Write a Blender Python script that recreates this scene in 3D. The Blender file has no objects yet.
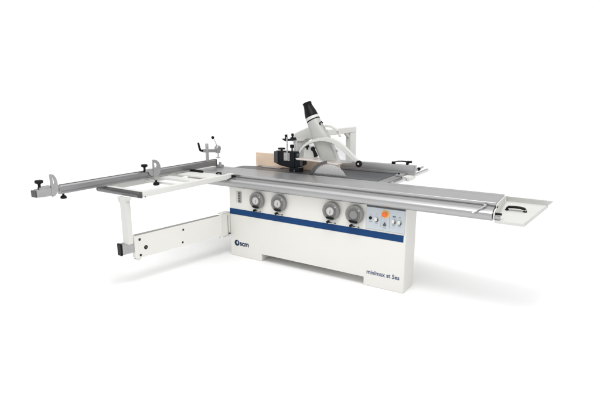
import bpy, bmesh, math, random
from mathutils import Vector, Matrix
random.seed(4)
S = bpy.context.scene
COL = S.collection
R = math.radians

# ------------------------------------------------------------------ materials
def mat(name, rgb, rough=0.5, metal=0.0, noise=0.0, nscale=20.0, stretch=(1, 1, 1), bump=0.0,
        spec=0.5, coat=0.0, bscale=None, rnoise=0.0, trans=0.0, alpha=1.0):
    m = bpy.data.materials.new(name)
    m.use_nodes = True
    nt = m.node_tree
    b = nt.nodes['Principled BSDF']
    b.inputs['Base Color'].default_value = (*rgb, 1)
    b.inputs['Roughness'].default_value = rough
    b.inputs['Metallic'].default_value = metal
    b.inputs['Specular IOR Level'].default_value = spec
    b.inputs['Coat Weight'].default_value = coat
    b.inputs['Transmission Weight'].default_value = trans
    b.inputs['Alpha'].default_value = alpha
    tc = nt.nodes.new('ShaderNodeTexCoord')
    mp = nt.nodes.new('ShaderNodeMapping')
    mp.inputs['Scale'].default_value = stretch
    nt.links.new(tc.outputs['Object'], mp.inputs['Vector'])
    n = nt.nodes.new('ShaderNodeTexNoise')
    n.inputs['Scale'].default_value = nscale
    n.inputs['Detail'].default_value = 6
    nt.links.new(mp.outputs['Vector'], n.inputs['Vector'])
    if noise > 0:
        cr = nt.nodes.new('ShaderNodeMapRange')
        cr.inputs['From Min'].default_value = 0.25
        cr.inputs['From Max'].default_value = 0.75
        cr.inputs['To Min'].default_value = 1 - noise
        cr.inputs['To Max'].default_value = 1 + noise
        nt.links.new(n.outputs['Fac'], cr.inputs['Value'])
        mx = nt.nodes.new('ShaderNodeVectorMath')
        mx.operation = 'SCALE'
        mx.inputs[0].default_value = rgb
        nt.links.new(cr.outputs['Result'], mx.inputs['Scale'])
        nt.links.new(mx.outputs['Vector'], b.inputs['Base Color'])
    if rnoise > 0:
        rr = nt.nodes.new('ShaderNodeMapRange')
        rr.inputs['From Min'].default_value = 0.3
        rr.inputs['From Max'].default_value = 0.7
        rr.inputs['To Min'].default_value = max(0.03, rough - rnoise)
        rr.inputs['To Max'].default_value = rough + rnoise
        nt.links.new(n.outputs['Fac'], rr.inputs['Value'])
        nt.links.new(rr.outputs['Result'], b.inputs['Roughness'])
    if bump > 0:
        n2 = nt.nodes.new('ShaderNodeTexNoise')
        n2.inputs['Scale'].default_value = bscale or nscale * 4
        n2.inputs['Detail'].default_value = 3
        nt.links.new(mp.outputs['Vector'], n2.inputs['Vector'])
        bp = nt.nodes.new('ShaderNodeBump')
        bp.inputs['Strength'].default_value = bump
        bp.inputs['Distance'].default_value = 0.002
        nt.links.new(n2.outputs['Fac'], bp.inputs['Height'])
        nt.links.new(bp.outputs['Normal'], b.inputs['Normal'])
    return m

CREAM = mat('cream_paint', (.76, .752, .712), .42, noise=.012, nscale=3, bump=.10, bscale=160, rnoise=.04)
CREAMD = mat('grey_cream_paint', (.60, .595, .56), .42, noise=.015, nscale=4, bump=.1, bscale=160)
WHITE = mat('white_enamel', (.70, .698, .672), .4, noise=.01, nscale=5, bump=.06, bscale=140)
BLUE = mat('blue_paint', (.004, .046, .160), .5, spec=.2, noise=.03, nscale=8)
NAVY = mat('navy_ink', (.006, .022, .07), .5, spec=.2, noise=.03, nscale=9)
INK = mat('blue_grey_ink', (.05, .075, .17), .5, noise=.03, nscale=9)
ALU = mat('brushed_aluminium', (.50, .50, .505), .36, .85, noise=.05, nscale=14, stretch=(.15, 6, 6), bump=.12, bscale=50, rnoise=.06)
ALUY = mat('brushed_aluminium_profile', (.36, .36, .37), .38, .85, noise=.05, nscale=14, stretch=(6, .15, 6), bump=.12, bscale=50, rnoise=.06)
ALUL = mat('anodised_aluminium', (.42, .42, .425), .4, .75, noise=.03, nscale=14, stretch=(.2, 5, 5), rnoise=.05)
CHROME = mat('bright_steel', (.62, .62, .63), .2, 1, noise=.03, nscale=30)
STEEL = mat('ground_steel', (.46, .46, .46), .28, .95, noise=.05, nscale=25, rnoise=.06)
CAST = mat('machined_cast_iron', (.14, .145, .155), .38, .75, noise=.07, nscale=8, stretch=(1, 8, 1), rnoise=.08, bump=.1)
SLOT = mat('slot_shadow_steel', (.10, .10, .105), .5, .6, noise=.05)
BLACK = mat('black_plastic', (.006, .006, .0065), .42, spec=.16, noise=.1, nscale=30, bump=.1)
RUBBER = mat('black_rubber_hose', (.004, .004, .0045), .42, spec=.18, noise=.1, nscale=20, bump=.2)
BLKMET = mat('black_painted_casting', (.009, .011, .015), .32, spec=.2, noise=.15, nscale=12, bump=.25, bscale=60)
CASTGR = mat('grey_zinc_casting', (.42, .42, .425), .42, .6, noise=.06, nscale=25, bump=.2)
WHEEL = mat('grey_moulded_plastic', (.22, .22, .215), .34, noise=.05, nscale=20, bump=.08)
WHEELD = mat('grey_plastic_ring', (.14, .14, .137), .45, noise=.05, nscale=20)
DIAL = mat('pale_dial_face', (.55, .54, .53), .3, noise=.03, nscale=30)
PANEL = mat('pale_blue_grey_panel', (.53, .58, .62), .35, noise=.015, nscale=10)
PANELG = mat('panel_print_grey', (.30, .33, .37), .4)
ORANGE = mat('orange_plastic', (.78, .14, .02), .3, noise=.04)
YELLOW = mat('yellow_disc', (.86, .55, .16), .45, noise=.03)
DARKG = mat('dark_grey_plastic', (.07, .07, .072), .45, noise=.06)
GREYB = mat('louvre_grey', (.27, .27, .26), .5, noise=.05)

def wood_mat(name, c1, c2):
    m = mat(name, c1, .5, bump=.1, nscale=6, stretch=(1.2, 12, 18), bscale=20)
    nt = m.node_tree
    b = nt.nodes['Principled BSDF']
    tc = nt.nodes.new('ShaderNodeTexCoord')
    mp = nt.nodes.new('ShaderNodeMapping')
    mp.inputs['Scale'].default_value = (1.4, 9, 22)
    n = nt.nodes.new('ShaderNodeTexNoise')
    n.inputs['Scale'].default_value = 3
    n.inputs['Detail'].default_value = 8
    n.inputs['Distortion'].default_value = .6
    cr = nt.nodes.new('ShaderNodeValToRGB')
    cr.color_ramp.elements[0].position = .3
    cr.color_ramp.elements[0].color = (*c1, 1)
    cr.color_ramp.elements[1].position = .7
    cr.color_ramp.elements[1].color = (*c2, 1)
    nt.links.new(tc.outputs['Object'], mp.inputs['Vector'])
    nt.links.new(mp.outputs['Vector'], n.inputs['Vector'])
    nt.links.new(n.outputs['Fac'], cr.inputs['Fac'])
    nt.links.new(cr.outputs['Color'], b.inputs['Base Color'])
    return m
WOOD = wood_mat('pale_birch_wood', (.84, .64, .48), (.90, .72, .56))

# ------------------------------------------------------------------ shapes (world coordinates, collected in a bmesh)
class MB:
    def __init__(s):
        s.bm = bmesh.new()
    def box(s, a, b):
        (x0, y0, z0), (x1, y1, z1) = a, b
        v = [s.bm.verts.new(p) for p in ((x0, y0, z0), (x1, y0, z0), (x1, y1, z0), (x0, y1, z0),
                                         (x0, y0, z1), (x1, y0, z1), (x1, y1, z1), (x0, y1, z1))]
        for f in ((0, 3, 2, 1), (4, 5, 6, 7), (0, 1, 5, 4), (1, 2, 6, 5), (2, 3, 7, 6), (3, 0, 4, 7)):
            s.bm.faces.new([v[i] for i in f])
        return s
    def loft(s, rings, cap=True):
        vs = [[s.bm.verts.new(p) for p in r] for r in rings]
        n = len(vs[0])
        for a, b in zip(vs, vs[1:]):
            for i in range(n):
                j = (i + 1) % n
                s.bm.faces.new((a[i], a[j], b[j], b[i]))
        if cap:
            s.bm.faces.new(list(reversed(vs[0])))
            s.bm.faces.new(vs[-1])
        return s
    def prism(s, pts, axis, a, b):
        """polygon pts in the plane normal to axis, swept from a to b.  x:(y,z)  y:(x,z)  z:(x,y)"""
        def P(p, t):
            return {'x': (t, p[0], p[1]), 'y': (p[0], t, p[1]), 'z': (p[0], p[1], t)}[axis]
        return s.loft([[P(p, a) for p in pts], [P(p, b) for p in pts]])
    def cyl(s, a, b, r, r2=None, n=20):
        return s.lathe(a, b, [(0, r), (1, r if r2 is None else r2)], n)
    def lathe(s, a, b, prof, n=24):
        a, b = Vector(a), Vector(b)
        d = (b - a)
        L = d.length
        d.normalize()
        u = d.orthogonal().normalized()
        w = d.cross(u)
        rings = []
        for t, r in prof:
            c = a + d * (L * t)
            rings.append([c + u * (r * math.cos(2 * math.pi * k / n)) + w * (r * math.sin(2 * math.pi * k / n)) for k in range(n)])
        return s.loft(rings)
    def tube(s, pts, r, n=10):
        pts = [Vector(p) for p in pts]
        rings = []
        ref = None
        for i, p in enumerate(pts):
            t = (pts[min(i + 1, len(pts) - 1)] - pts[max(i - 1, 0)]).normalized()
            if ref is None:
                ref = t.orthogonal().normalized()
            u = (ref - t * ref.dot(t)).normalized()
            ref = u
            w = t.cross(u)
            rr = r[i] if isinstance(r, (list, tuple)) else r
            rings.append([p + u * (rr * math.cos(2 * math.pi * k / n)) + w * (rr * math.sin(2 * math.pi * k / n)) for k in range(n)])
        return s.loft(rings)
    def bar(s, pts, wdir, w, h):
        """rectangular bar along pts; wdir is the width direction"""
        pts = [Vector(p) for p in pts]
        wd = Vector(wdir).normalized()
        rings = []
        for i, p in enumerate(pts):
            t = (pts[min(i + 1, len(pts) - 1)] - pts[max(i - 1, 0)]).normalized()
            q = wd.cross(t).normalized()
            hh = h[i] if isinstance(h, (list, tuple)) else h
            rings.append([p + wd * (sx * w / 2) + q * (sy * hh / 2) for sx, sy in ((-1, -1), (1, -1), (1, 1), (-1, 1))])
        return s.loft(rings)

ROOTLOC = {}
def finish(o, label, cat, group, kind):
    if label: o['label'] = label
    if cat: o['category'] = cat
    if group: o['group'] = group
    if kind: o['kind'] = kind
def thing(name, loc, label, cat, group=None):
    o = bpy.data.objects.new(name, None)
    o.empty_display_size = .1
    o.location = loc
    COL.objects.link(o)
    finish(o, label, cat, group, None)
    ROOTLOC[o.name] = Vector(loc)
    return o
def obj(name, mb, material, parent=None, bevel=0.0, seg=2, smooth=35, label=None, cat=None, group=None, kind=None, origin=None):
    bm = mb.bm
    bmesh.ops.recalc_face_normals(bm, faces=bm.faces)
    if parent is not None:
        top = parent
        base = ROOTLOC[parent.name]
    else:
        base = Vector(origin or (0, 0, 0))
    # origin of the part: its own bounding-box centre
    if parent is not None:
        c = Vector((0, 0, 0))
        for v in bm.verts: c += v.co
        c /= len(bm.verts)
    else:
        c = base.copy()
    bmesh.ops.translate(bm, verts=bm.verts, vec=-c)
    me = bpy.data.meshes.new(name)
    bm.to_mesh(me)
    bm.free()
    for p in me.polygons: p.use_smooth = True
    me.set_sharp_from_angle(angle=R(smooth))
    me.materials.append(material)
    o = bpy.data.objects.new(name, me)
    COL.objects.link(o)
    if parent is not None:
        o.parent = parent
        o.location = c - base
    else:
        o.location = c
    ROOTLOC[o.name] = c
    if bevel > 0:
        md = o.modifiers.new('bevel', 'BEVEL')
        md.width = bevel
        md.segments = seg
        md.limit_method = 'ANGLE'
        md.angle_limit = R(40)
        md.harden_normals = True
    finish(o, label, cat, group, kind)
    return o
def rounded(pts, r, n=4):
    out = []
    m = len(pts)
    for i in range(m):
        p0, p, p1 = Vector(pts[i - 1]), Vector(pts[i]), Vector(pts[(i + 1) % m])
        a = (p0 - p).normalized(); b = (p1 - p).normalized()
        rr = min(r, (p0 - p).length * .45, (p1 - p).length * .45)
        A = p + a * rr; B = p + b * rr
        for k in range(n + 1):
            t = k / n
            q = A * (1 - t) ** 2 + p * (2 * t * (1 - t)) + B * t * t
            out.append((q.x, q.y))
    return out
def text(name, s, x0, x1, z0, z1, y, material, parent, shear=0.0, thick=0.0):
    cu = bpy.data.curves.new(name, 'FONT')
    cu.body = s
    cu.size = 1
    cu.offset = thick
    cu.shear = shear
    cu.extrude = .012
    to = bpy.data.objects.new(name, cu)
    COL.objects.link(to)
    bpy.context.view_layer.update()
    dg = bpy.context.evaluated_depsgraph_get()
    me = bpy.data.meshes.new_from_object(to.evaluated_get(dg))
    bpy.data.objects.remove(to)
    bpy.data.curves.remove(cu)
    xs = [v.co.x for v in me.vertices]; ys = [v.co.y for v in me.vertices]
    ax, bx, ay, by = min(xs), max(xs), min(ys), max(ys)
    cx, cz = (x0 + x1) / 2, (z0 + z1) / 2
    for v in me.vertices:
        X = x0 + (v.co.x - ax) / (bx - ax) * (x1 - x0)
        Z = z0 + (v.co.y - ay) / (by - ay) * (z1 - z0)
        v.co = (X - cx, -v.co.z * .1, Z - cz)
    me.name = name
    me.materials.append(material)
    o = bpy.data.objects.new(name, me)
    COL.objects.link(o)
    o.parent = parent
    o.location = Vector((cx, y, cz)) - ROOTLOC[parent.name]
    ROOTLOC[o.name] = Vector((cx, y, cz))
    return o

# ------------------------------------------------------------------ floor
obj('floor', MB().box((-60, -60, -.05), (60, 60, 0)), mat('white_studio_floor', (.92, .92, .92), .8, noise=.004, nscale=2, spec=.2), kind='structure')

# ------------------------------------------------------------------ combination machine (cabinet, panel, wheels, table)
M = thing('combination_machine', (1.1, .15, 0),
          'long cream machine cabinet with blue stripe, four round handwheels and switch panel', 'woodworking machine')
X0, X1 = -.022, 2.228
obj('cabinet', MB().prism([(X0, 0), (.456, 0), (.456, .088), (1.79, .088), (1.79, 0), (X1, 0), (X1, .872), (X0, .872)], 'y', 0, .29), CREAM, M, .007)
obj('rear_housing', MB().box((.1, .292, .11), (1.55, 1.45, .93)), CREAM, M, .01)
for x in (.14, 1.30):
    obj('rear_foot', MB().box((x, 1.10, 0), (x + .2, 1.40, .109)), CREAM, M, .006)
obj('blue_stripe', MB().box((X0 + .001, -.0025, .532), (2.204, .004, .604)), BLUE, M, .0006, 1)
# seam between the cabinet and the switch panel column
obj('panel_seam', MB().box((1.793, -.001, .606), (1.797, .002, .868)), CREAMD, M)

# louvre plate at the left
lv = obj('indicator_plate', MB().box((.082, -.004, .685), (.172, .003, .826)), CREAMD, M, .001, 1)
obj('slot_plate', MB().box((.117, -.008, .688), (.169, -.0035, .823)), GREYB, lv, .001, 1)
for k in range(4):
    z = .7 + k * .032
    obj('slot', MB().box((.127, -.012, z), (.150, -.0078, z + .017)), DARKG, lv, .001, 1)

# handwheels
def handwheel(cx, cz, dial, r=.100):
    cz += .004
    w = MB()
    w.lathe((cx, -.012, cz), (cx, -.052, cz), [(0, r * .93), (.35, r * .95), (.45, r), (.8, r), (.93, r * .975), (1, r * .93)], 56)
    o = obj('handwheel', w, WHEEL, M, smooth=50)
    # raised ring and shallow face
    ring = MB()
    n = 56
    rings = []
    for rr, yy in ((r * .90, -.0522), (r * .885, -.056), (r * .80, -.056), (r * .76, -.0522)):
        rings.append([(cx + rr * math.cos(2 * math.pi * k / n), yy, cz + rr * math.sin(2 * math.pi * k / n)) for k in range(n)])
    ring.loft(rings, cap=False)
    obj('rim_ring', ring, WHEEL, o)
    obj('wheel_bearing', MB().lathe((cx, 0, cz), (cx, -.013, cz), [(0, .072), (1, .072)], 32), WHEELD, o)
    obj('face_ring', MB().lathe((cx, -.0518, cz), (cx, -.0545, cz), [(0, .070), (1, .068)], 40), WHEELD, o)
    h = MB().lathe((cx, -.0515, cz), (cx, -.062, cz), [(0, .049), (.7, .049), (1, .046)], 36)
    obj('hub', h, WHEELD if not dial else WHEEL, o)
    d = MB().lathe((cx, -.0622, cz), (cx, -.066, cz), [(0, .043), (1, .041)], 36)
    obj('dial', d, DIAL if dial else WHEEL, o)
    if dial:
        obj('dial_pointer', MB().bar([(cx + .002, -.067, cz - .022), (cx + .005, -.067, cz + .016)], (1, 0, 0), .006, .002), WHEELD, o)
        for k in range(10):
            a = 2 * math.pi * k / 10
            p = Vector((cx, -.0665, cz)); q = Vector((math.cos(a), 0, math.sin(a)))
            obj('dial_mark', MB().bar([p + q * .028, p + q * .034], (0, 1, 0), .001, .0022), WHEELD, o)
    # folded crank handle at the bottom of the wheel
    g = MB().prism(rounded([(cx - .052, cz - .058), (cx + .050, cz - .064), (cx + .044, cz - .084), (cx - .034, cz - .082)], .012), 'y', -.058, -.072)
    obj('crank_handle', g, BLACK, o, .003)
    # pale stub standing in for the highlight at the finger dimple, upper right
    f = MB().lathe((cx + .058, -.05, cz + .052), (cx + .058, -.064, cz + .052), [(0, .011), (.7, .011), (1, .006)], 16)
    obj('grip_highlight', f, CASTGR, o)
    # lock knob and lever underneath
    zl = cz - .124
    k = MB().lathe((cx - .040, 0, zl), (cx - .040, -.045, zl), [(0, .007), (.4, .008), (.41, .015), (.95, .015), (1, .012)], 18)
    k.lathe((cx - .028, -.034, zl), (cx + .010, -.036, zl - .002), [(0, .007), (1, .005)], 12)
    obj('lock_knob', k, BLACK, o)
    l = MB().tube([(cx + .008, -.036, zl - .002), (cx + .046, -.038, zl - .002)], .0045)
    obj('lock_lever', l, STEEL, o)
    l = MB().lathe((cx + .044, -.038, zl - .002), (cx + .058, -.038, zl - .002), [(0, .006), (.5, .008), (1, .006)], 12)
    obj('lever_tip', l, DARKG, o)
    return o
for cx, cz, d in ((.425, .748, True), (.737, .752, True), (1.413, .752, True), (1.685, .750, False)):
    handwheel(cx, cz, d)

# switch panel
P = obj('control_panel', MB().box((1.805, -.006, .622), (2.208, .004, .850)), PANEL, M, .002, 1)
obj('top_gap', MB().box((1.805, -.005, .8505), (2.212, .003, .866)), DARKG, P)
obj('panel_edge', MB().box((2.2085, -.009, .612), (2.2140, .002, .850)), CREAMD, P)
obj('panel_edge', MB().box((1.800, -.007, .605), (2.2080, .003, .6215)), CREAMD, P)
for x in (1.962, 2.052):
    obj('divider_line', MB().box((x, -.0072, .655), (x + .004, -.0058, .775)), PANELG, P)
y0 = -.006
e = obj('emergency_plate', MB().lathe((2.008, y0, .795), (2.008, y0 - .004, .795), [(0, .041), (1, .040)], 32), YELLOW, P)
obj('emergency_button', MB().lathe((2.008, y0 - .004, .795), (2.008, y0 - .036, .795), [(0, .014), (.45, .014), (.5, .025), (.8, .027), (.93, .023), (1, .014)], 28), ORANGE, P)
def selector(x, z, r=.0165):
    o = obj('selector_switch', MB().lathe((x, y0, z), (x, y0 - .014, z), [(0, r * 1.15), (.6, r * 1.15), (1, r)], 24), DARKG, P)
    o2 = obj('switch_knob', MB().prism(rounded([(x - .012, z - .006), (x + .012, z - .006), (x + .013, z + .030), (x - .013, z + .030)], .008), 'y', y0 - .013, y0 - .03), WHITE, o, .002)
    return o
obj('push_button', MB().lathe((1.852, y0, .737), (1.852, y0 - .016, .737), [(0, .016), (.6, .016), (1, .013)], 24), BLACK, P)
selector(1.918, .722)
selector(2.100, .724)
selector(2.160, .722)
obj('start_button', MB().prism([(1.985, .675), (2.024, .675), (2.005, .712)], 'y', y0, y0 - .014), DARKG, P, .003)
obj('warning_label', MB().box((2.086, y0 - .0012, .775), (2.118, y0 + .001, .787)), INK, P)
obj('warning_label', MB().box((2.150, y0 - .0012, .775), (2.168, y0 + .001, .785)), PANELG, P)
for x, z, w in ((1.853, .697, .03), (1.918, .690, .03), (2.005, .653, .036), (2.100, .690, .03), (2.160, .690, .03), (1.853, .775, .02), (1.918, .785, .02)):
    obj('caption_strip', MB().box((x - w / 2, y0 - .0008, z - .0025), (x + w / 2, y0 + .001, z + .0025)), PANELG, P)

# maker's mark and model name
em = obj('logo_emblem', MB().lathe((.078, 0, .170), (.078, -.0022, .170), [(0, .038), (1, .038)], 40), NAVY, M)
obj('emblem_cutout', MB().prism([(.070, .176), (.090, .203), (.088, .176), (.106, .170), (.086, .164), (.083, .150), (.077, .166)], 'y', -.0023, -.0032), CREAM, em)
text('logo_lettering', 'scm', .123, .262, .140, .187, 0.0, NAVY, M, thick=.035)
text('model_lettering', 'minimax st 5es', 1.825, 2.182, .133, .180, 0.0, INK, M, thick=.022)

# cast iron table
T = [(-.45, .497), (1.645, .497), (1.645, 1.55), (-.05, 1.55), (-.25, 1.0), (-.30, .86), (-.45, .80)]
obj('machine_table', MB().prism(T, 'z', .955, 1.0), CAST, M, .004)
obj('table_edge_rail', MB().box((1.648, .50, .955), (1.765, 1.40, .996)), ALUL, M, .003)
obj('table_slot', MB().box((.60, .60, .9995), (1.60, .606, 1.001)), SLOT, M)

# ------------------------------------------------------------------ sliding table
SL = thing('sliding_table', (1.2, .2, .875),
           'long grey aluminium sliding beam with rounded front along the top of the cream cabinet', 'sliding table')
BX0, BX1 = -.65, 3.008
prof = [(.47, .874), (-.030, .874), (-.052, .880), (-.066, .893), (-.074, .912), (-.074, .932), (-.066, .950), (-.052, .962), (-.036, .969), (-.022, .973),
        (.044, .987), (.046, .981), (.055, .981), (.055, .9945), (.47, .9945)]
obj('guide_beam', MB().prism(prof, 'x', BX0, BX1 - .006), mat('extruded_beam_aluminium', (.43, .43, .435), .34, .8, noise=.05, nscale=14, stretch=(.15, 6, 6), bump=.14, bscale=50, rnoise=.07), SL, smooth=28)
cprof = [(.046, .998), (.488, .998), (.488, 1.020), (.386, 1.020), (.386, 1.017), (.381, 1.017), (.381, 1.020), (.048, 1.020), (.046, 1.018)]
obj('carriage', MB().prism(cprof, 'x', BX0 + .01, BX1), ALU, SL, smooth=20)
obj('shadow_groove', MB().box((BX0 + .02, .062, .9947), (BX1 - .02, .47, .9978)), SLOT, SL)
epr = [(.485, .880), (-.028, .880), (-.058, .895), (-.066, .925), (-.055, .955), (-.030, .970), (.04, .975), (.05, 1.010), (.485, 1.012)]
obj('end_plate', MB().prism(epr, 'x', BX1 + .001, BX1 + .012), WHITE, SL, .002)
obj('bump_stop', MB().lathe((BX1 + .012, -.025, .939), (BX1 + .065, -.025, .939), [(0, .011), (1, .010)], 16), BLACK, SL)
obj('stop_block', MB().box((BX1 + .012, -.048, .895), (BX1 + .055, -.012, .921)), CASTGR, SL, .003)
obj('end_bolt', MB().lathe((BX1 + .012, .02, .99), (BX1 + .022, .02, .99), [(0, .009), (1, .008)], 14), DARKG, SL)
lev = MB().tube([(2.930, .01, .992), (2.915, -.035, .985), (2.87, -.085, .955), (2.845, -.1, .938)], [.007, .007, .006, .008])
obj('clamp_lever', lev, CHROME, SL)
obj('lever_boss', MB().lathe((2.925, .01, .978), (2.925, .01, 1.006), [(0, .016), (.8, .016), (1, .010)], 18), CASTGR, SL)
# end tray
A, B, D, E_ = (3.022, -.05, .880), (3.252, -.055, .882), (3.372, .505, .950), (3.022, .510, .950)
tr = MB()
def slab(mb, quad, t):
    lo = [Vector(p) for p in quad]
    n = (lo[1] - lo[0]).cross(lo[3] - lo[0]).normalized() * t
    mb.loft([[tuple(p) for p in lo], [tuple(p + n) for p in lo]])
slab(tr, [A, B, D, E_], .006)
TRAY = mat('off_white_sheet_metal', (.62, .618, .595), .4, noise=.015, nscale=5, bump=.08, bscale=130)
trayo = obj('end_tray', tr, TRAY, SL, .0015, 1)
fl = MB()
slab(fl, [(3.256, -.052, .864), (3.378, .505, .934), (3.378, .505, .957), (3.256, -.052, .888)], .004)
obj('tray_flange', fl, TRAY, trayo, .001, 1)
fl = MB()
slab(fl, [(3.022, -.0515, .862), (3.255, -.0565, .864), (3.255, -.0565, .887), (3.022, -.0515, .885)], .004)
obj('tray_flange', fl, TRAY, trayo, .001, 1)
lip = MB()
slab(lip, [(3.022, .511, .951), (3.376, .506, .951), (3.400, .500, .975), (3.022, .505, .978)], .006)
slab(lip, [(3.022, .505, .979), (3.401, .500, .976), (3.420, .490, 1.004), (3.022, .492, 1.006)], .006)
obj('tray_lip', lip, TRAY, trayo, .001, 1)
hz = .022
hp = [(3.072, .247, .918), (3.072, .249, .944), (3.082, .250, .953), (3.13, .252, .957), (3.18, .254, .956), (3.214, .255, .949), (3.222, .255, .940), (3.222, .252, .920)]
hh = obj('tray_handle', MB().bar(hp, (0, 1, .1), .032, .018), BLACK, trayo, .005)
for x in (3.072, 3.222):
    obj('handle_foot', MB().lathe((x, .248, .912), (x, .248, .936), [(0, .017), (.6, .017), (1, .012)], 16), BLACK, trayo)
obj('handle_screw', MB().lathe((3.224, .232, .940), (3.224, .226, .940), [(0, .006), (1, .005)], 12), DIAL, trayo)

ROLL = mat('dark_roller_steel', (.20, .20, .20), .3, .9, noise=.04)
# ------------------------------------------------------------------ outrigger table
O = thing('outrigger_table', (-.3, -.65, .47),
          'open white frame table with cross slats, a roller and one post, left of the cabinet', 'support table')
ZT, ZB = 1.030, .972
obj('side_member', MB().box((-.028, -1.315, ZB), (.028, -.082, ZT)), WHITE, O, .005)
obj('side_member', MB().box((-.62, -1.315, ZB), (-.572, -.082, ZT)), WHITE, O, .005)
obj('end_member', MB().box((-.571, -1.315, ZB), (-.029, -1.262, ZT - .002)), WHITE, O, .004)
obj('back_plate', MB().box((-.571, -.335, ZT - .022), (-.029, -.082, ZT - .003)), WHITE, O, .003)
obj('cross_slat', MB().box((-.571, -.605, ZT - .03), (-.029, -.475, ZT - .003)), WHITE, O, .003)
obj('cross_slat', MB().box((-.571, -.795, ZT - .035), (-.029, -.765, ZT - .012)), WHITE, O, .003)
obj('beam_hook', MB().prism([(-.0815, .973), (-.072, .974), (-.03, .983), (.042, .994), (.042, ZT), (-.0815, ZT)], 'x', -.028, .028), WHITE, O, .003)
rl = obj('end_roller', MB().lathe((-.60, -1.350, 1.000), (.022, -1.350, 1.000), [(0, .024), (.004, .028), (.996, .028), (1, .024)], 32), ROLL, O)
obj('roller_cap', MB().lathe((-.628, -1.350, 1.0), (-.6005, -1.350, 1.0), [(0, .020), (.3, .027), (1, .0275)], 28), DARKG, rl)
obj('roller_cap', MB().lathe((.0225, -1.350, 1.0), (.027, -1.350, 1.0), [(0, .0275), (1, .022)], 28), DARKG, rl)
obj('roller_cover', MB().box((-.60, -1.338, 1.0295), (.022, -1.317, 1.0345)), WHITE, rl, .001, 1)
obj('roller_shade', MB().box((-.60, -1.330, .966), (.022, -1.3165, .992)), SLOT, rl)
def pull(x0, x1, y, z):
    b = MB()
    b.prism([(x0, z - .004), (x0 + .01, z + .018), (x0 + .05, z + .024), (x1 - .05, z + .022), (x1 - .01, z + .018), (x1, z - .004)], 'y', y - .020, y + .012)
    return obj('clamp_handle', b, BLACK, O, .003)
pull(-.56, -.34, -.105, ZT + .003)
b = MB().bar([(-.125, -.10, ZT + .002), (-.11, -.10, ZT + .016), (-.06, -.10, ZT + .016), (-.045, -.10, ZT + .004)], (0, 1, 0), .032, .014)
obj('clamp_handle', b, BLACK, O, .004)
obj('clamp_spindle', MB().tube([(-.05, -.10, ZT + .01), (.0, -.085, ZT + .010)], .006), STEEL, O)
obj('beam_knob', MB().lathe((.0285, .0, 1.004), (.085, .0, 1.004), [(0, .013), (.8, .015), (1, .011)], 16), BLACK, O)
obj('frame_bolt', MB().lathe((.030, -1.29, .975), (.036, -1.29, .975), [(0, .006), (1, .005)], 10), DARKG, O)
# post down to the arm
pz0 = .493
obj('support_post', MB().box((-.200, -1.415, pz0), (-.108, -1.362, .967)), WHITE, O, .006)
obj('post_bracket', MB().prism([(-.235, .970), (-.230, .930), (-.202, .905), (-.202, .970)], 'y', -1.413, -1.37), WHITE, O, .003)
obj('post_bracket', MB().prism([(-.106, .970), (-.106, .93), (-.080, .955), (-.080, .970)], 'y', -1.413, -1.37), WHITE, O, .003)

# ------------------------------------------------------------------ swing arm
W = thing('swing_arm', (-.03, -.09, .25),
          'thick white panel arm with black bolts, hinged low at the left corner of the cabinet', 'support arm')
pa, pb = Vector((-.160, -1.312, 0)), Vector((-.004, -.168, 0))
ad = (pb - pa).normalized(); an = Vector((ad.y, -ad.x, 0))  # an points to +X
def armP(t, z, off=0.0):
    p = pa + ad * t + an * off
    return (p.x, p.y, z)
Lm = (pb - pa).length
c = .012
pr = [(0, .315), (c, .303), (Lm - .01, .303), (Lm, .313), (Lm, .537), (Lm - .01, .547), (.01, .547), (0, .537)]
b = MB().loft([[armP(t, z, -.055) for t, z in pr], [armP(t, z, 0) for t, z in pr]])
arm = obj('arm_panel', b, CREAM, W, .004)
obj('arm_seam', MB().loft([[armP(t, z, -.05) for t, z in ((.02, .5475), (Lm - .03, .5475), (Lm - .03, .5505), (.02, .5505))],
                           [armP(t, z, -.004) for t, z in ((.02, .5475), (Lm - .03, .5475), (Lm - .03, .5505), (.02, .5505))]]), GREYB, arm)
for t, z, r in ((.060, .500, .014), (.125, .402, .022), (.060, .332, .013), (.595, .488, .012), (.580, .345, .012)):
    p = armP(t, z, 0); q = armP(t, z, .004)
    obj('bolt', MB().lathe(p, q, [(0, r), (1, r * .85)], 20), BLACK, arm)
    obj('bolt_head', MB().lathe(q, armP(t, z, .007), [(0, r * .5), (1, r * .42)], 6), DARKG, arm)
# square tube sliding out of the arm
tb = obj('extension_tube', MB().loft([[armP(-.125, z, o) for o, z in ((-.075, .375), (-.012, .375), (-.012, .488), (-.075, .488))],
                                      [armP(.10, z, o) for o, z in ((-.075, .375), (-.012, .375), (-.012, .488), (-.075, .488))]]), CASTGR, W, .004)
obj('tube_cap', MB().loft([[armP(-.148, z, o) for o, z in ((-.079, .370), (-.008, .370), (-.008, .493), (-.079, .493))],
                           [armP(-.126, z, o) for o, z in ((-.079, .370), (-.008, .370), (-.008, .493), (-.079, .493))]]), BLACK, tb, .006)
obj('arm_foot', MB().loft([[armP(t, z, -.045) for t, z in ((.0, .303), (.075, .303), (.06, .28), (.035, .272))],
                           [armP(t, z, -.008) for t, z in ((.0, .303), (.075, .303), (.06, .28), (.035, .272))]]), CREAM, W, .003)
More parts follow.
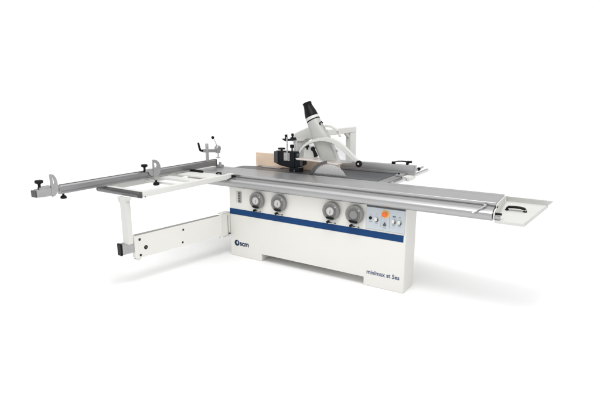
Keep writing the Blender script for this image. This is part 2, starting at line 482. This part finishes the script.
# hinge bracket at the cabinet corner
hb = obj('hinge_bracket', MB().box((-.052, -.150, .262), (-.026, .02, .552)), CREAM, W, .004)
obj('bracket_lug', MB().box((-.075, -.165, .553), (-.020, -.02, .566)), CREAM, hb, .003)
obj('bracket_lug', MB().box((-.075, -.165, .245), (-.020, -.02, .260)), CREAM, hb, .003)
obj('hinge_pin', MB().lathe((-.022, -.165, .24), (-.022, -.165, .574), [(0, .014), (1, .014)], 18), CREAM, hb)
obj('hinge_bolt', MB().lathe((-.016, -.035, .285), (.002, -.035, .285), [(0, .013), (1, .012)], 14), DARKG, hb)
obj('hinge_gap', MB().box((-.0255, -.045, .30), (-.022, -.037, .52)), GREYB, hb)

# ------------------------------------------------------------------ crosscut fence
F = thing('crosscut_fence', (-.5, -.7, 1.03),
          'long grey aluminium fence rail crossing the open white frame table at the left', 'fence rail')
fa, fb = Vector((-.468, -1.835, 0)), Vector((-.560, .372, 0))
fd = (fb - fa).normalized(); fn = Vector((fd.y, -fd.x, 0))
def FP(t, z, off=0.0):
    p = fa + fd * t + fn * off
    return (p.x, p.y, z)
FL = (fb - fa).length
fp = [(0, 1.043), (0, 1.062), (-.005, 1.064), (-.005, 1.070), (0, 1.072), (0, 1.112), (-.014, 1.124), (-.020, 1.118), (-.028, 1.118), (-.032, 1.124), (-.045, 1.124), (-.045, 1.043)]
ext = obj('fence_profile', MB().loft([[FP(0, z, o) for o, z in fp], [FP(FL, z, o) for o, z in fp]]), ALUY, F, smooth=25)
obj('top_strip', MB().loft([[FP(.01, z, o) for o, z in ((-.040, 1.1245), (-.014, 1.1245), (-.014, 1.1275), (-.040, 1.1275))],
                            [FP(FL - .01, z, o) for o, z in ((-.040, 1.1245), (-.014, 1.1245), (-.014, 1.1275), (-.040, 1.1275))]]), DARKG, ext)
obj('fence_end_plate', MB().loft([[FP(FL, z, o) for o, z in ((-.046, 1.035), (.003, 1.035), (.003, 1.128), (-.046, 1.128))],
                                  [FP(FL + .010, z, o) for o, z in ((-.046, 1.035), (.003, 1.035), (.003, 1.128), (-.046, 1.128))]]), DARKG, F, .002)
obj('pivot_bracket', MB().box((-.585, .383, 1.0215), (-.50, .455, 1.052)), CASTGR, F, .006)
obj('pivot_bolt', MB().lathe((-.545, .43, 1.052), (-.545, .43, 1.085), [(0, .018), (.6, .018), (1, .012)], 16), CASTGR, F)
obj('extension_bar', MB().loft([[FP(-.10, z, o) for o, z in ((-.040, 1.066), (-.010, 1.066), (-.010, 1.096), (-.040, 1.096))],
                                [FP(.0, z, o) for o, z in ((-.040, 1.066), (-.010, 1.066), (-.010, 1.096), (-.040, 1.096))]]), ALUL, F, .002)
obj('profile_end_cap', MB().loft([[FP(-.008, z, o) for o, z in ((-.046, 1.042), (.001, 1.042), (.001, 1.118), (-.046, 1.118))],
                                  [FP(-.0005, z, o) for o, z in ((-.046, 1.042), (.001, 1.042), (.001, 1.118), (-.046, 1.118))]]), CASTGR, F, .002)
def under_knob(t):
    p = Vector(FP(t, 1.043, -.02)); 
    kb = MB().lathe(p, p - Vector((0, 0, .050)), [(0, .010), (.35, .010), (.42, .016), (.5, .024), (.85, .030), (1, .024)], 10)
    return obj('locking_knob', kb, BLACK, F)
under_knob(.030)
p = Vector((-.34, -.835, 1.040))
obj('locking_knob', MB().lathe(p, p - Vector((0, 0, .056)), [(0, .012), (.3, .012), (.38, .018), (.5, .030), (.85, .036), (1, .028)], 10), BLACK, F)
obj('knob_arm', MB().bar([(-.505, -.80, 1.048), (-.40, -.82, 1.048), (-.33, -.835, 1.046)], (0, 1, 0), .03, .010), ALUL, F, .002)

def flip_stop(name, label, y0, sc, end=False):
    """quarter-round flip stop riding on the fence; y0 = its stop edge"""
    t0 = (y0 - fa.y) / fd.y
    t = thing(name, FP(t0, 1.045, .01), label, 'flip stop')
    def Q(dt, z, off):
        return FP(t0 + dt, z, off)
    # window plate: straight inner edge, round outer edge
    outer = []
    n = 14
    for k in range(n + 1):
        a = math.pi / 2 - k * math.pi / n
        outer.append((.085 * sc * math.cos(a), 1.140 + .103 * math.sin(a)))
    outer = [(-.012, 1.243)] + outer + [(-.012, 1.037)]
    inner = []
    for k in range(n + 1):
        a = math.pi / 2 - k * math.pi / n
        inner.append((.018 + .040 * sc * math.cos(a), 1.180 + .035 * math.sin(a)))
    # plate built as an upper piece with a window
    bm = MB()
    o1, o2 = .006, .022
    def ring(pts, off):
        return [bm.bm.verts.new(Q(a, z, off)) for a, z in pts]
    m = len(outer)
    innr = []
    cx, cz = .014, 1.178
    for (a, z) in outer:
        dx, dz = a - cx, z - cz
        L = math.hypot(dx, dz)
        rr = min(L - .018, .030)
        innr.append((cx + dx / L * rr * sc, cz + dz / L * rr))
    OA, OB, IA, IB = ring(outer, o1), ring(outer, o2), ring(innr, o1), ring(innr, o2)
    for i in range(m):
        j = (i + 1) % m
        bm.bm.faces.new((OA[i], OA[j], OB[j], OB[i]))
        bm.bm.faces.new((IA[j], IA[i], IB[i], IB[j]))
        bm.bm.faces.new((OA[j], OA[i], IA[i], IA[j]))
        bm.bm.faces.new((OB[i], OB[j], IB[j], IB[i]))
    obj('stop_plate', bm, CASTGR, t, .0015, 1)
    bb = MB()
    pts = [(-.115, 1.136), (-.012, 1.142), (-.012, 1.120), (-.115, 1.112)]
    bb.loft([[Q(a, z, -.03) for a, z in pts], [Q(a, z, .012) for a, z in pts]])
    obj('stop_body', bb, CASTGR, t, .004)
    if end:
        bb = MB()
        pts = rounded([(-.145, 1.05), (.015, 1.043), (.035, 1.06), (.03, 1.10), (-.01, 1.122), (-.135, 1.118), (-.15, 1.10)], .012)
        bb.loft([[Q(a, z, -.055) for a, z in pts], [Q(a, z, .018) for a, z in pts]])
        obj('slide_block', bb, CASTGR, t, .004)
        bb = MB()
        pts = rounded([(-.160, 1.055), (-.150, 1.05), (-.150, 1.116), (-.160, 1.112)], .003)
        bb.loft([[Q(a, z, -.052) for a, z in pts], [Q(a, z, .016) for a, z in pts]])
        obj('block_cap', bb, DARKG, t, .002)
    else:
        bb = MB()
        pts = [(-.085, 1.128), (.03, 1.128), (.05, 1.06), (-.01, 1.048), (-.06, 1.075)]
        bb.loft([[Q(a, z, .003) for a, z in pts], [Q(a, z, .016) for a, z in pts]])
        obj('saddle', bb, CASTGR, t, .003)
    p = Vector(Q(-.115 if not end else -.105, 1.115, -.005))
    kb = MB().lathe(p, p + Vector((0, 0, .088)), [(0, .013), (.55, .012), (.62, .018), (.70, .034), (.92, .036), (1, .026)], 12)
    obj('stop_knob', kb, BLACK, t)
    return t
flip_stop('flip_stop', 'grey half-round flip stop with black knob, halfway along the rail above the open frame', -.722, 1.15)
flip_stop('flip_stop', 'grey flip stop on a square block with black knob, at the rail outer tip', -1.925, .62, True)

# ------------------------------------------------------------------ hold-down clamp
K = thing('column_clamp', (-.54, .185, 1.12),
          'grey hold-down clamp with upright column and ball-ended lever on the inner end of the rail', 'clamp')
obj('column', MB().lathe((-.54, .185, 1.125), (-.54, .185, 1.352), [(0, .020), (.98, .020), (1, .017)], 24), ALUL, K)
ka, kb_ = Vector((-.558, .130, 1.262)), Vector((-.52, .352, 1.246))
obj('clamp_arm', MB().bar([ka, kb_], (1, -.15, 0), .036, .042), CASTGR, K, .005)
obj('clamp_head', MB().lathe((-.545, .365, 1.275), (-.490, .360, 1.275), [(0, .034), (.15, .040), (.85, .040), (1, .032)], 24), CASTGR, K)
obj('head_block', MB().box((-.54, .335, 1.215), (-.495, .390, 1.275)), CASTGR, K, .006)
obj('clamp_spindle', MB().lathe((-.517, .365, 1.157), (-.517, .365, 1.22), [(0, .010), (1, .010)], 14), CHROME, K)
obj('pressure_foot', MB().lathe((-.517, .365, 1.148), (-.517, .365, 1.160), [(0, .030), (.5, .030), (1, .012)], 22), CASTGR, K)
lv_ = obj('clamp_lever', MB().tube([(-.515, .355, 1.30), (-.522, .325, 1.36), (-.53, .300, 1.420)], .006), CHROME, K)
obj('ball_knob', MB().lathe((-.532, .292, 1.402), (-.532, .292, 1.442), [(0, .006), (.1, .012), (.3, .018), (.5, .020), (.7, .018), (.9, .012), (1, .005)], 20), BLACK, lv_)
obj('height_handle', MB().bar([(-.562, .125, 1.262), (-.57, .098, 1.268), (-.575, .086, 1.30), (-.58, .074, 1.37)], (1, 0, 0), .024, [.030, .026, .020, .017]), BLACK, K, .005)

# ------------------------------------------------------------------ spindle fence
G = thing('spindle_fence', (.4, .8, 1.0),
          'black spindle moulder fence block between pale wooden boards with clamping rods on top', 'moulder fence')
hb_ = [(.172, 1.255), (.605, 1.262), (.612, 1.10), (.54, 1.062), (.395, 1.043), (.235, 1.066), (.170, 1.092)]
obj('fence_casting', MB().prism(hb_, 'y', .705, .785), BLKMET, G, .010)
obj('side_cheek', MB().box((.158, .690, 1.098), (.215, .704, 1.248)), DARKG, G, .004)
obj('front_rib', MB().box((.455, .695, 1.065), (.475, .7045, 1.25)), BLKMET, G, .003)
obj('front_boss', MB().lathe((.53, .705, 1.215), (.53, .688, 1.215), [(0, .026), (.7, .026), (1, .018)], 20), DARKG, G)
obj('front_rib', MB().box((.560, .692, 1.085), (.60, .7045, 1.17)), DARKG, G, .003)
obj('casting_foot', MB().prism([(.392, 1.001), (.548, 1.001), (.548, 1.055), (.392, 1.045)], 'y', .70, .80), BLKMET, G, .006)
obj('foot_bolt', MB().lathe((.485, .69, 1.02), (.485, .675, 1.02), [(0, .012), (1, .010)], 14), CHROME, G)
sp = obj('scale_plate', MB().box((.308, .698, 1.135), (.398, .7045, 1.238)), DIAL, G, .002, 1)
for k in range(5):
    z = 1.150 + k * .018
    obj('scale_mark', MB().box((.314, .6968, z), (.345, .6985, z + .004)), GREYB, sp)
    obj('scale_mark', MB().box((.385, .6968, z), (.395, .6985, z + .004)), GREYB, sp)
obj('guide_rod', MB().lathe((.372, .685, 1.150), (.372, .685, 1.440), [(0, .010), (1, .010)], 16), CHROME, G)
obj('rod_tip', MB().lathe((.372, .685, 1.440), (.372, .685, 1.476), [(0, .006), (1, .004)], 12), BLACK, G)
obj('clamp_bridge', MB().bar([(.300, .70, 1.413), (.345, .70, 1.400), (.42, .70, 1.408), (.497, .70, 1.412)], (0, 1, 0), .04, [.014, .030, .030, .020]), BLKMET, G, .004)
for x, z1 in ((.345, 1.470), (.445, 1.488)):
    obj('clamp_knob', MB().lathe((x, .70, 1.40), (x, .70, z1), [(0, .016), (.45, .013), (.6, .011), (.7, .017), (.92, .017), (1, .011)], 14), BLACK, G)
obj('clamp_shoulder', MB().box((.415, .69, 1.405), (.485, .73, 1.440)), BLKMET, G, .006)
obj('thumb_knob', MB().lathe((.245, .745, 1.255), (.245, .745, 1.292), [(0, .014), (.4, .014), (.45, .048), (.9, .050), (1, .042)], 16), BLACK, G)
obj('pressure_knob', MB().lathe((.425, .72, 1.26), (.425, .72, 1.345), [(0, .010), (.45, .010), (.5, .026), (.9, .028), (1, .020)], 14), BLACK, G)
obj('second_rod', MB().lathe((.470, .75, 1.26), (.470, .75, 1.41), [(0, .009), (1, .009)], 14), CHROME, G)
obj('slide_rail', MB().bar([(.50, .69, 1.175), (.70, .68, 1.172)], (0, 1, 0), .02, .012), STEEL, G, .002)
obj('fence_board', MB().box((-.305, .905, 1.003), (.34, .932, 1.186)), WOOD, G, .002, 1)
obj('fence_board', MB().box((.45, .905, 1.003), (1.010, .932, 1.176)), WOOD, G, .002, 1)
obj('shadow_gap_strip', MB().box((-.22, .933, 1.001), (.95, .955, 1.03)), BLKMET, G)  # dark strip put in for the shadow gap at the foot of the boards
obj('shoe', MB().box((-.14, .80, 1.001), (.17, .90, 1.010)), CASTGR, G, .002)
hd = [(.288, 1.166), (.288, 1.420), (.306, 1.468), (.336, 1.482), (.521, 1.558), (.60, 1.575), (.62, 1.40), (.50, 1.402), (.430, 1.365), (.414, 1.188)]
obj('dust_hood', MB().prism(hd, 'y', .95, 1.13), WHITE, G, .012, 3)
obj('hood_lid', MB().prism([(.280, 1.362), (.480, 1.375), (.48, 1.384), (.280, 1.371)], 'y', .93, .949), CREAMD, G, .001, 1)

# ------------------------------------------------------------------ saw blade
bc = Vector((1.06, .572, .905))
r0 = .256
pts = []
N = 60
for k in range(N):
    a = 2 * math.pi * k / N
    for da, rr in ((0, r0 - .008), (.035, r0), (.062, r0 - .001), (.068, r0 - .009)):
        pts.append((bc.x + rr * math.cos(a + da), bc.z + rr * math.sin(a + da)))
sb = thing('saw_blade', (bc.x, bc.y, bc.z - .25), 'round toothed steel saw blade rising out of the table behind the sliding beam', 'saw blade')
obj('blade_disc', MB().prism(pts, 'y', bc.y - .002, bc.y + .002), mat('saw_plate_steel', (.60, .60, .60), .24, .95, noise=.05, nscale=30, rnoise=.06), sb)
obj('blade_collar', MB().lathe((bc.x, bc.y - .0025, bc.z), (bc.x, bc.y - .014, bc.z), [(0, .05), (1, .048)], 30), STEEL, sb)
# riving knife: crescent behind the blade
cr = []
for k in range(13):
    a = R(178 - k * 6.6)
    cr.append((bc.x + .312 * math.cos(a), bc.z + .292 * math.sin(a)))
for k in range(13):
    a = R(178 - 12 * 6.6 + k * 6.6)
    cr.append((bc.x + .264 * math.cos(a), bc.z + .264 * math.sin(a)))
rk = thing('riving_knife', (.78, .575, .90), 'dark curved steel riving knife hugging the left rim of the saw blade', 'riving knife')
obj('knife_plate', MB().prism(cr, 'y', .573, .577), CAST, rk)

# ------------------------------------------------------------------ overhead blade guard with extraction duct
GU = thing('blade_guard', (1.0, .66, 1.12),
           'arched white saw guard with leaning grey duct and black hose collar, above the blade', 'blade guard')
GREY = mat('light_grey_duct', (.43, .43, .41), .4, noise=.02, nscale=6, bump=.08, bscale=120)
GREYA = mat('pale_grey_cast_arm', (.60, .60, .575), .4, noise=.02, nscale=8, bump=.1, bscale=120)
# bottom slab
obj('guard_base', MB().prism([(.560, 1.171), (.80, 1.167), (1.145, 1.140), (1.145, 1.160), (.80, 1.186), (.560, 1.192)], 'y', .60, .72), mat('reflection_pink_guard', (.70, .63, .59), .35, noise=.02), GU, .006, 2)  # pink of the reflections painted into the base colour
# back shell under the arch
arc = [(.585, 1.195), (.590, 1.25), (.62, 1.31), (.68, 1.365), (.763, 1.405), (.85, 1.432), (.944, 1.440), (1.05, 1.430), (1.148, 1.395), (1.235, 1.335), (1.307, 1.268), (1.36, 1.215)]
shell = arc + [(1.30, 1.178), (1.12, 1.166), (.60, 1.1935)]
obj('guard_shell', MB().prism(shell, 'y', .640, .645), mat('clear_acrylic', (.86, .87, .86), .12, alpha=.30, spec=.6), GU)
obj('shell_bracket', MB().prism([(.61, 1.194), (.61, 1.275), (.66, 1.335), (.75, 1.345), (.80, 1.20)], 'y', .70, .73), WHITE, GU, .004)
# arched band in front
band = [(x + .024, .600, z + .004) for x, z in [(.598, 1.262), (.62, 1.30), (.665, 1.35), (.72, 1.384), (.80, 1.416), (.88, 1.436), (.96, 1.442), (1.05, 1.430), (1.13, 1.398), (1.20, 1.350), (1.27, 1.292), (1.34, 1.235), (1.405, 1.190)]]
obj('arch_arm', MB().bar(band, (0, 1, 0), .045, [.020, .026, .030, .032, .034, .040, .048, .054, .058, .060, .056, .048, .040]), GREYA, GU, .006, 3)
# duct
dpts = [Vector((.735, .70, 1.690)), Vector((.775, .70, 1.615)), Vector((.838, .70, 1.50)), Vector((.90, .70, 1.40)), Vector((1.005, .70, 1.205))]
rx = [.078, .086, .100, .116, .150]
ry = [.078, .080, .075, .065, .045]
dm = MB()
rings = []
for i, p in enumerate(dpts):
    t = (dpts[min(i + 1, 4)] - dpts[max(i - 1, 0)]).normalized()
    u = Vector((0, 1, 0)); w = t.cross(u).normalized()
    ring = []
    for k in range(32):
        a = 2 * math.pi * k / 32
        e_ = .55 + .45 * (1 - i / 4)   # towards a rounded rectangle lower down
        ca, sa = math.cos(a), math.sin(a)
        ca = math.copysign(abs(ca) ** e_, ca); sa = math.copysign(abs(sa) ** e_, sa)
        q = p + w * (rx[i] * ca) + u * (ry[i] * sa - .025 * i / 4)
        if i == 4: q.z = 1.195
        ring.append(q)
    rings.append(ring)
dm.loft(rings)
obj('extraction_duct', dm, GREY, GU, smooth=50)
d0 = (dpts[0] - dpts[1]).normalized()
p0 = dpts[0]
obj('collar_band', MB().lathe(p0 - d0 * .040, p0 - d0 * .028, [(0, .0855), (1, .0845)], 32), BLACK, GU)
obj('duct_collar', MB().lathe(p0 - d0 * .026, p0 + d0 * .012, [(0, .084), (1, .080)], 32), GREYA, GU)
q1 = Vector((.657, .70, 1.865))
pr_ = [(0, .080), (.06, .082), (.12, .080), (.35, .074), (.62, .060), (.85, .052), (.93, .056), (1, .056)]
bt = obj('hose_boot', MB().lathe(p0 + d0 * .010, q1, pr_, 36), RUBBER, GU, smooth=50)
hd_ = (q1 - p0).normalized()
obj('boot_mouth', MB().lathe(q1, q1 + hd_ * .004, [(0, .048), (1, .046)], 30), BLACK, bt)
sd = Vector((1, -1.2, .5)).normalized()
# knobs in the arch
for x, z, s_ in ((.715, 1.345, .8), (.80, 1.32, 1.0)):
    obj('guard_knob', MB().lathe((x, .60, z), (x, .652, z), [(0, .026 * s_), (.3, .028 * s_), (.35, .012), (1, .012)], 12), BLACK, GU)
obj('knob_stem', MB().bar([(.80, .612, 1.32), (.83, .612, 1.27), (.845, .612, 1.225)], (0, 1, 0), .02, [.03, .042, .055]), BLACK, GU, .004)
obj('knob_stem', MB().bar([(.715, .612, 1.345), (.722, .612, 1.305)], (0, 1, 0), .02, .018), BLACK, GU, .003)
# linkage rod and small upper link
obj('link_rod', MB().tube([(1.015, .600, 1.455), (1.06, .600, 1.395), (1.120, .600, 1.315)], .007), STEEL, GU)
obj('rod_bush', MB().lathe((1.122, .586, 1.312), (1.122, .614, 1.312), [(0, .015), (1, .015)], 14), CASTGR, GU)
lk = [(.905, .70, 1.590), (.95, .70, 1.598), (1.00, .70, 1.590), (1.06, .70, 1.562), (1.10, .70, 1.525), (1.125, .70, 1.475)]
obj('upper_link', MB().bar(lk, (0, 1, 0), .03, [.028, .026, .024, .024, .024, .022]), CREAMD, GU, .005)
obj('link_hook', MB().tube([(.868, .66, 1.60), (.872, .65, 1.635), (.892, .65, 1.648), (.905, .66, 1.63)], .009), BLACK, GU)
obj('link_bolt', MB().lathe((1.10, .68, 1.53), (1.10, .66, 1.53), [(0, .012), (1, .01)], 12), STEEL, GU)
wh = obj('guide_wheel', MB().lathe((1.440, .545, 1.190), (1.440, .575, 1.190), [(0, .030), (.15, .038), (.85, .038), (1, .030)], 30), BLACK, GU)
obj('wheel_hub', MB().lathe((1.440, .540, 1.190), (1.440, .546, 1.190), [(0, .010), (1, .012)], 14), DIAL, wh)

# ------------------------------------------------------------------ guard support gantry
GA = thing('guard_support', (.86, 1.55, .9),
           'square white post with horizontal arm rising behind the arched saw guard', 'support post')
gx0, gx1 = .835, .905
obj('post', MB().box((gx0, 1.415, .90), (gx1, 1.600, 1.470)), WHITE, GA, .008)
obj('arm', MB().box((gx0, .80, 1.471), (gx1, 1.600, 1.545)), WHITE, GA, .008)
obj('arm_gusset', MB().prism([(1.30, 1.470), (1.4145, 1.470), (1.4145, 1.40)], 'x', gx0 + .02, gx1 - .02), WHITE, GA, .002)

# ------------------------------------------------------------------ rip fence
RF = thing('rip_fence', (1.3, 1.27, 1.0),
           'grey aluminium rip fence with an arched black handle on top, behind the dark table', 'rip fence')
obj('fence_profile', MB().prism([(1.240, 1.004), (1.240, 1.030), (1.243, 1.032), (1.243, 1.036), (1.240, 1.038), (1.240, 1.112), (1.244, 1.118), (1.295, 1.118), (1.300, 1.112), (1.300, 1.004)], 'x', .78, 1.860), ALUL, RF, .0008, 1)
obj('fence_end_cap', MB().box((1.861, 1.238, 1.002), (1.870, 1.302, 1.120)), CASTGR, RF, .002)
hpts = [(1.568, 1.27, 1.128), (1.60, 1.27, 1.143), (1.64, 1.27, 1.156), (1.69, 1.27, 1.160), (1.74, 1.27, 1.158), (1.79, 1.27, 1.150)]
obj('push_handle', MB().bar(hpts, (0, 1, 0), .028, [.026, .016, .012, .012, .016, .028]), BLACK, RF, .004)
obj('handle_foot', MB().box((1.562, 1.252, 1.1185), (1.605, 1.288, 1.150)), BLACK, RF, .006)
obj('handle_foot', MB().box((1.748, 1.252, 1.1185), (1.776, 1.288, 1.150)), BLACK, RF, .006)
obj('handle_lever', MB().lathe((1.765, 1.262, 1.157), (1.818, 1.262, 1.160), [(0, .014), (.6, .012), (1, .015)], 14), BLACK, RF)
obj('fence_shoe', MB().box((1.772, 1.07, .950), (1.862, 1.30, 1.000)), WHITE, RF, .005)
obj('shoe_block', MB().box((1.69, 1.06, .998), (1.772, 1.20, 1.022)), CASTGR, RF, .004)
obj('shoe_knob', MB().lathe((1.72, 1.10, 1.022), (1.72, 1.10, 1.038), [(0, .014), (1, .012)], 12), BLACK, RF)
obj('adjuster_knob', MB().lathe((1.868, 1.37, 1.06), (1.868, 1.41, 1.06), [(0, .018), (.2, .022), (.8, .022), (1, .016)], 14), BLACK, RF)
obj('adjuster_rod', MB().lathe((1.862, 1.30, 1.058), (1.852, 1.60, 1.058), [(0, .012), (1, .012)], 14), ALUL, RF)

RR = thing('rip_fence_rail', (1.81, 1.2, .95), 'bright round steel guide bar sticking out past the end of the rip fence', 'guide rail')
obj('guide_bar', MB().lathe((1.812, .66, .975), (1.812, 1.92, .975), [(0, .020), (.002, .024), (.998, .024), (1, .020)], 28), CHROME, RR)
obj('bar_bracket', MB().box((1.767, .70, .940), (1.800, .78, .990)), CASTGR, RR, .003)
obj('bar_bracket', MB().box((1.767, 1.31, .940), (1.785, 1.39, .990)), CASTGR, RR, .003)

# ------------------------------------------------------------------ world: white backdrop with bright zenith and dim zones added to shape the light
wd = bpy.data.worlds.new('World')
S.world = wd
wd.use_nodes = True
nt = wd.node_tree
bg = nt.nodes['Background']
tc = nt.nodes.new('ShaderNodeTexCoord')
sep = nt.nodes.new('ShaderNodeSeparateXYZ')
nt.links.new(tc.outputs['Generated'], sep.inputs[0])
def dotn(v):
    d = nt.nodes.new('ShaderNodeVectorMath'); d.operation = 'DOT_PRODUCT'
    d.inputs[1].default_value = v
    nt.links.new(tc.outputs['Generated'], d.inputs[0])
    return d.outputs['Value']
def rng(src, a, b, lo, hi):
    m = nt.nodes.new('ShaderNodeMapRange'); m.interpolation_type = 'SMOOTHSTEP'
    for k, v in (('From Min', a), ('From Max', b), ('To Min', lo), ('To Max', hi)):
        m.inputs[k].default_value = v
    nt.links.new(src, m.inputs['Value'])
    return m.outputs['Result']
def mixn(f, a, b):
    m = nt.nodes.new('ShaderNodeMix'); m.data_type = 'FLOAT'
    for s_, v in ((m.inputs[0], f), (m.inputs[2], a), (m.inputs[3], b)):
        if isinstance(v, (int, float)): s_.default_value = v
        else: nt.links.new(v, s_)
    return m.outputs[0]
right = rng(dotn((.93, -.36, 0)), .35, .85, 1.06, .40)     # unseen dim zone added on the right to darken +X faces
dim_band = rng(dotn((-.86, .5, 0)), -.1, .7, .80, .25)       # dim band added above the horizon, darkest back left for the beam reflection
z = sep.outputs['Z']
low = mixn(rng(z, .23, .34, 0, 1), right, dim_band)
full = mixn(rng(z, .60, .80, 0, 1), low, 1.62)
bg.inputs['Color'].default_value = (1, 1, 1, 1)
nt.links.new(full, bg.inputs['Strength'])

# ------------------------------------------------------------------ softbox overhead
def area(name, loc, target, sx, sy, power, col=(1, 1, 1)):
    l = bpy.data.lights.new(name, 'AREA')
    l.shape = 'RECTANGLE'; l.size = sx; l.size_y = sy; l.energy = power; l.color = col
    o = bpy.data.objects.new(name, l)
    COL.objects.link(o)
    o.location = loc
    o.rotation_euler = (Vector(target) - Vector(loc)).to_track_quat('-Z', 'Y').to_euler()
    return o
area('softbox_lamp', (2.4, -1.6, 5.0), (1.2, .2, .4), 1.8, 1.4, 85)

# ------------------------------------------------------------------ camera
cam = bpy.data.cameras.new('camera')
cam.sensor_width = 36
cam.lens = 460 / 600 * 36
cam.clip_end = 300
co = bpy.data.objects.new('camera', cam)
COL.objects.link(co)
co.location = (3.6677, -4.1896, 1.9)
co.rotation_euler = (R(90 - 12.265), 0, R(32.462))
S.camera = co
S.view_settings.view_transform = 'Standard'
S.view_settings.look = 'None'
S.view_settings.exposure = 0
S.view_settings.gamma = 1
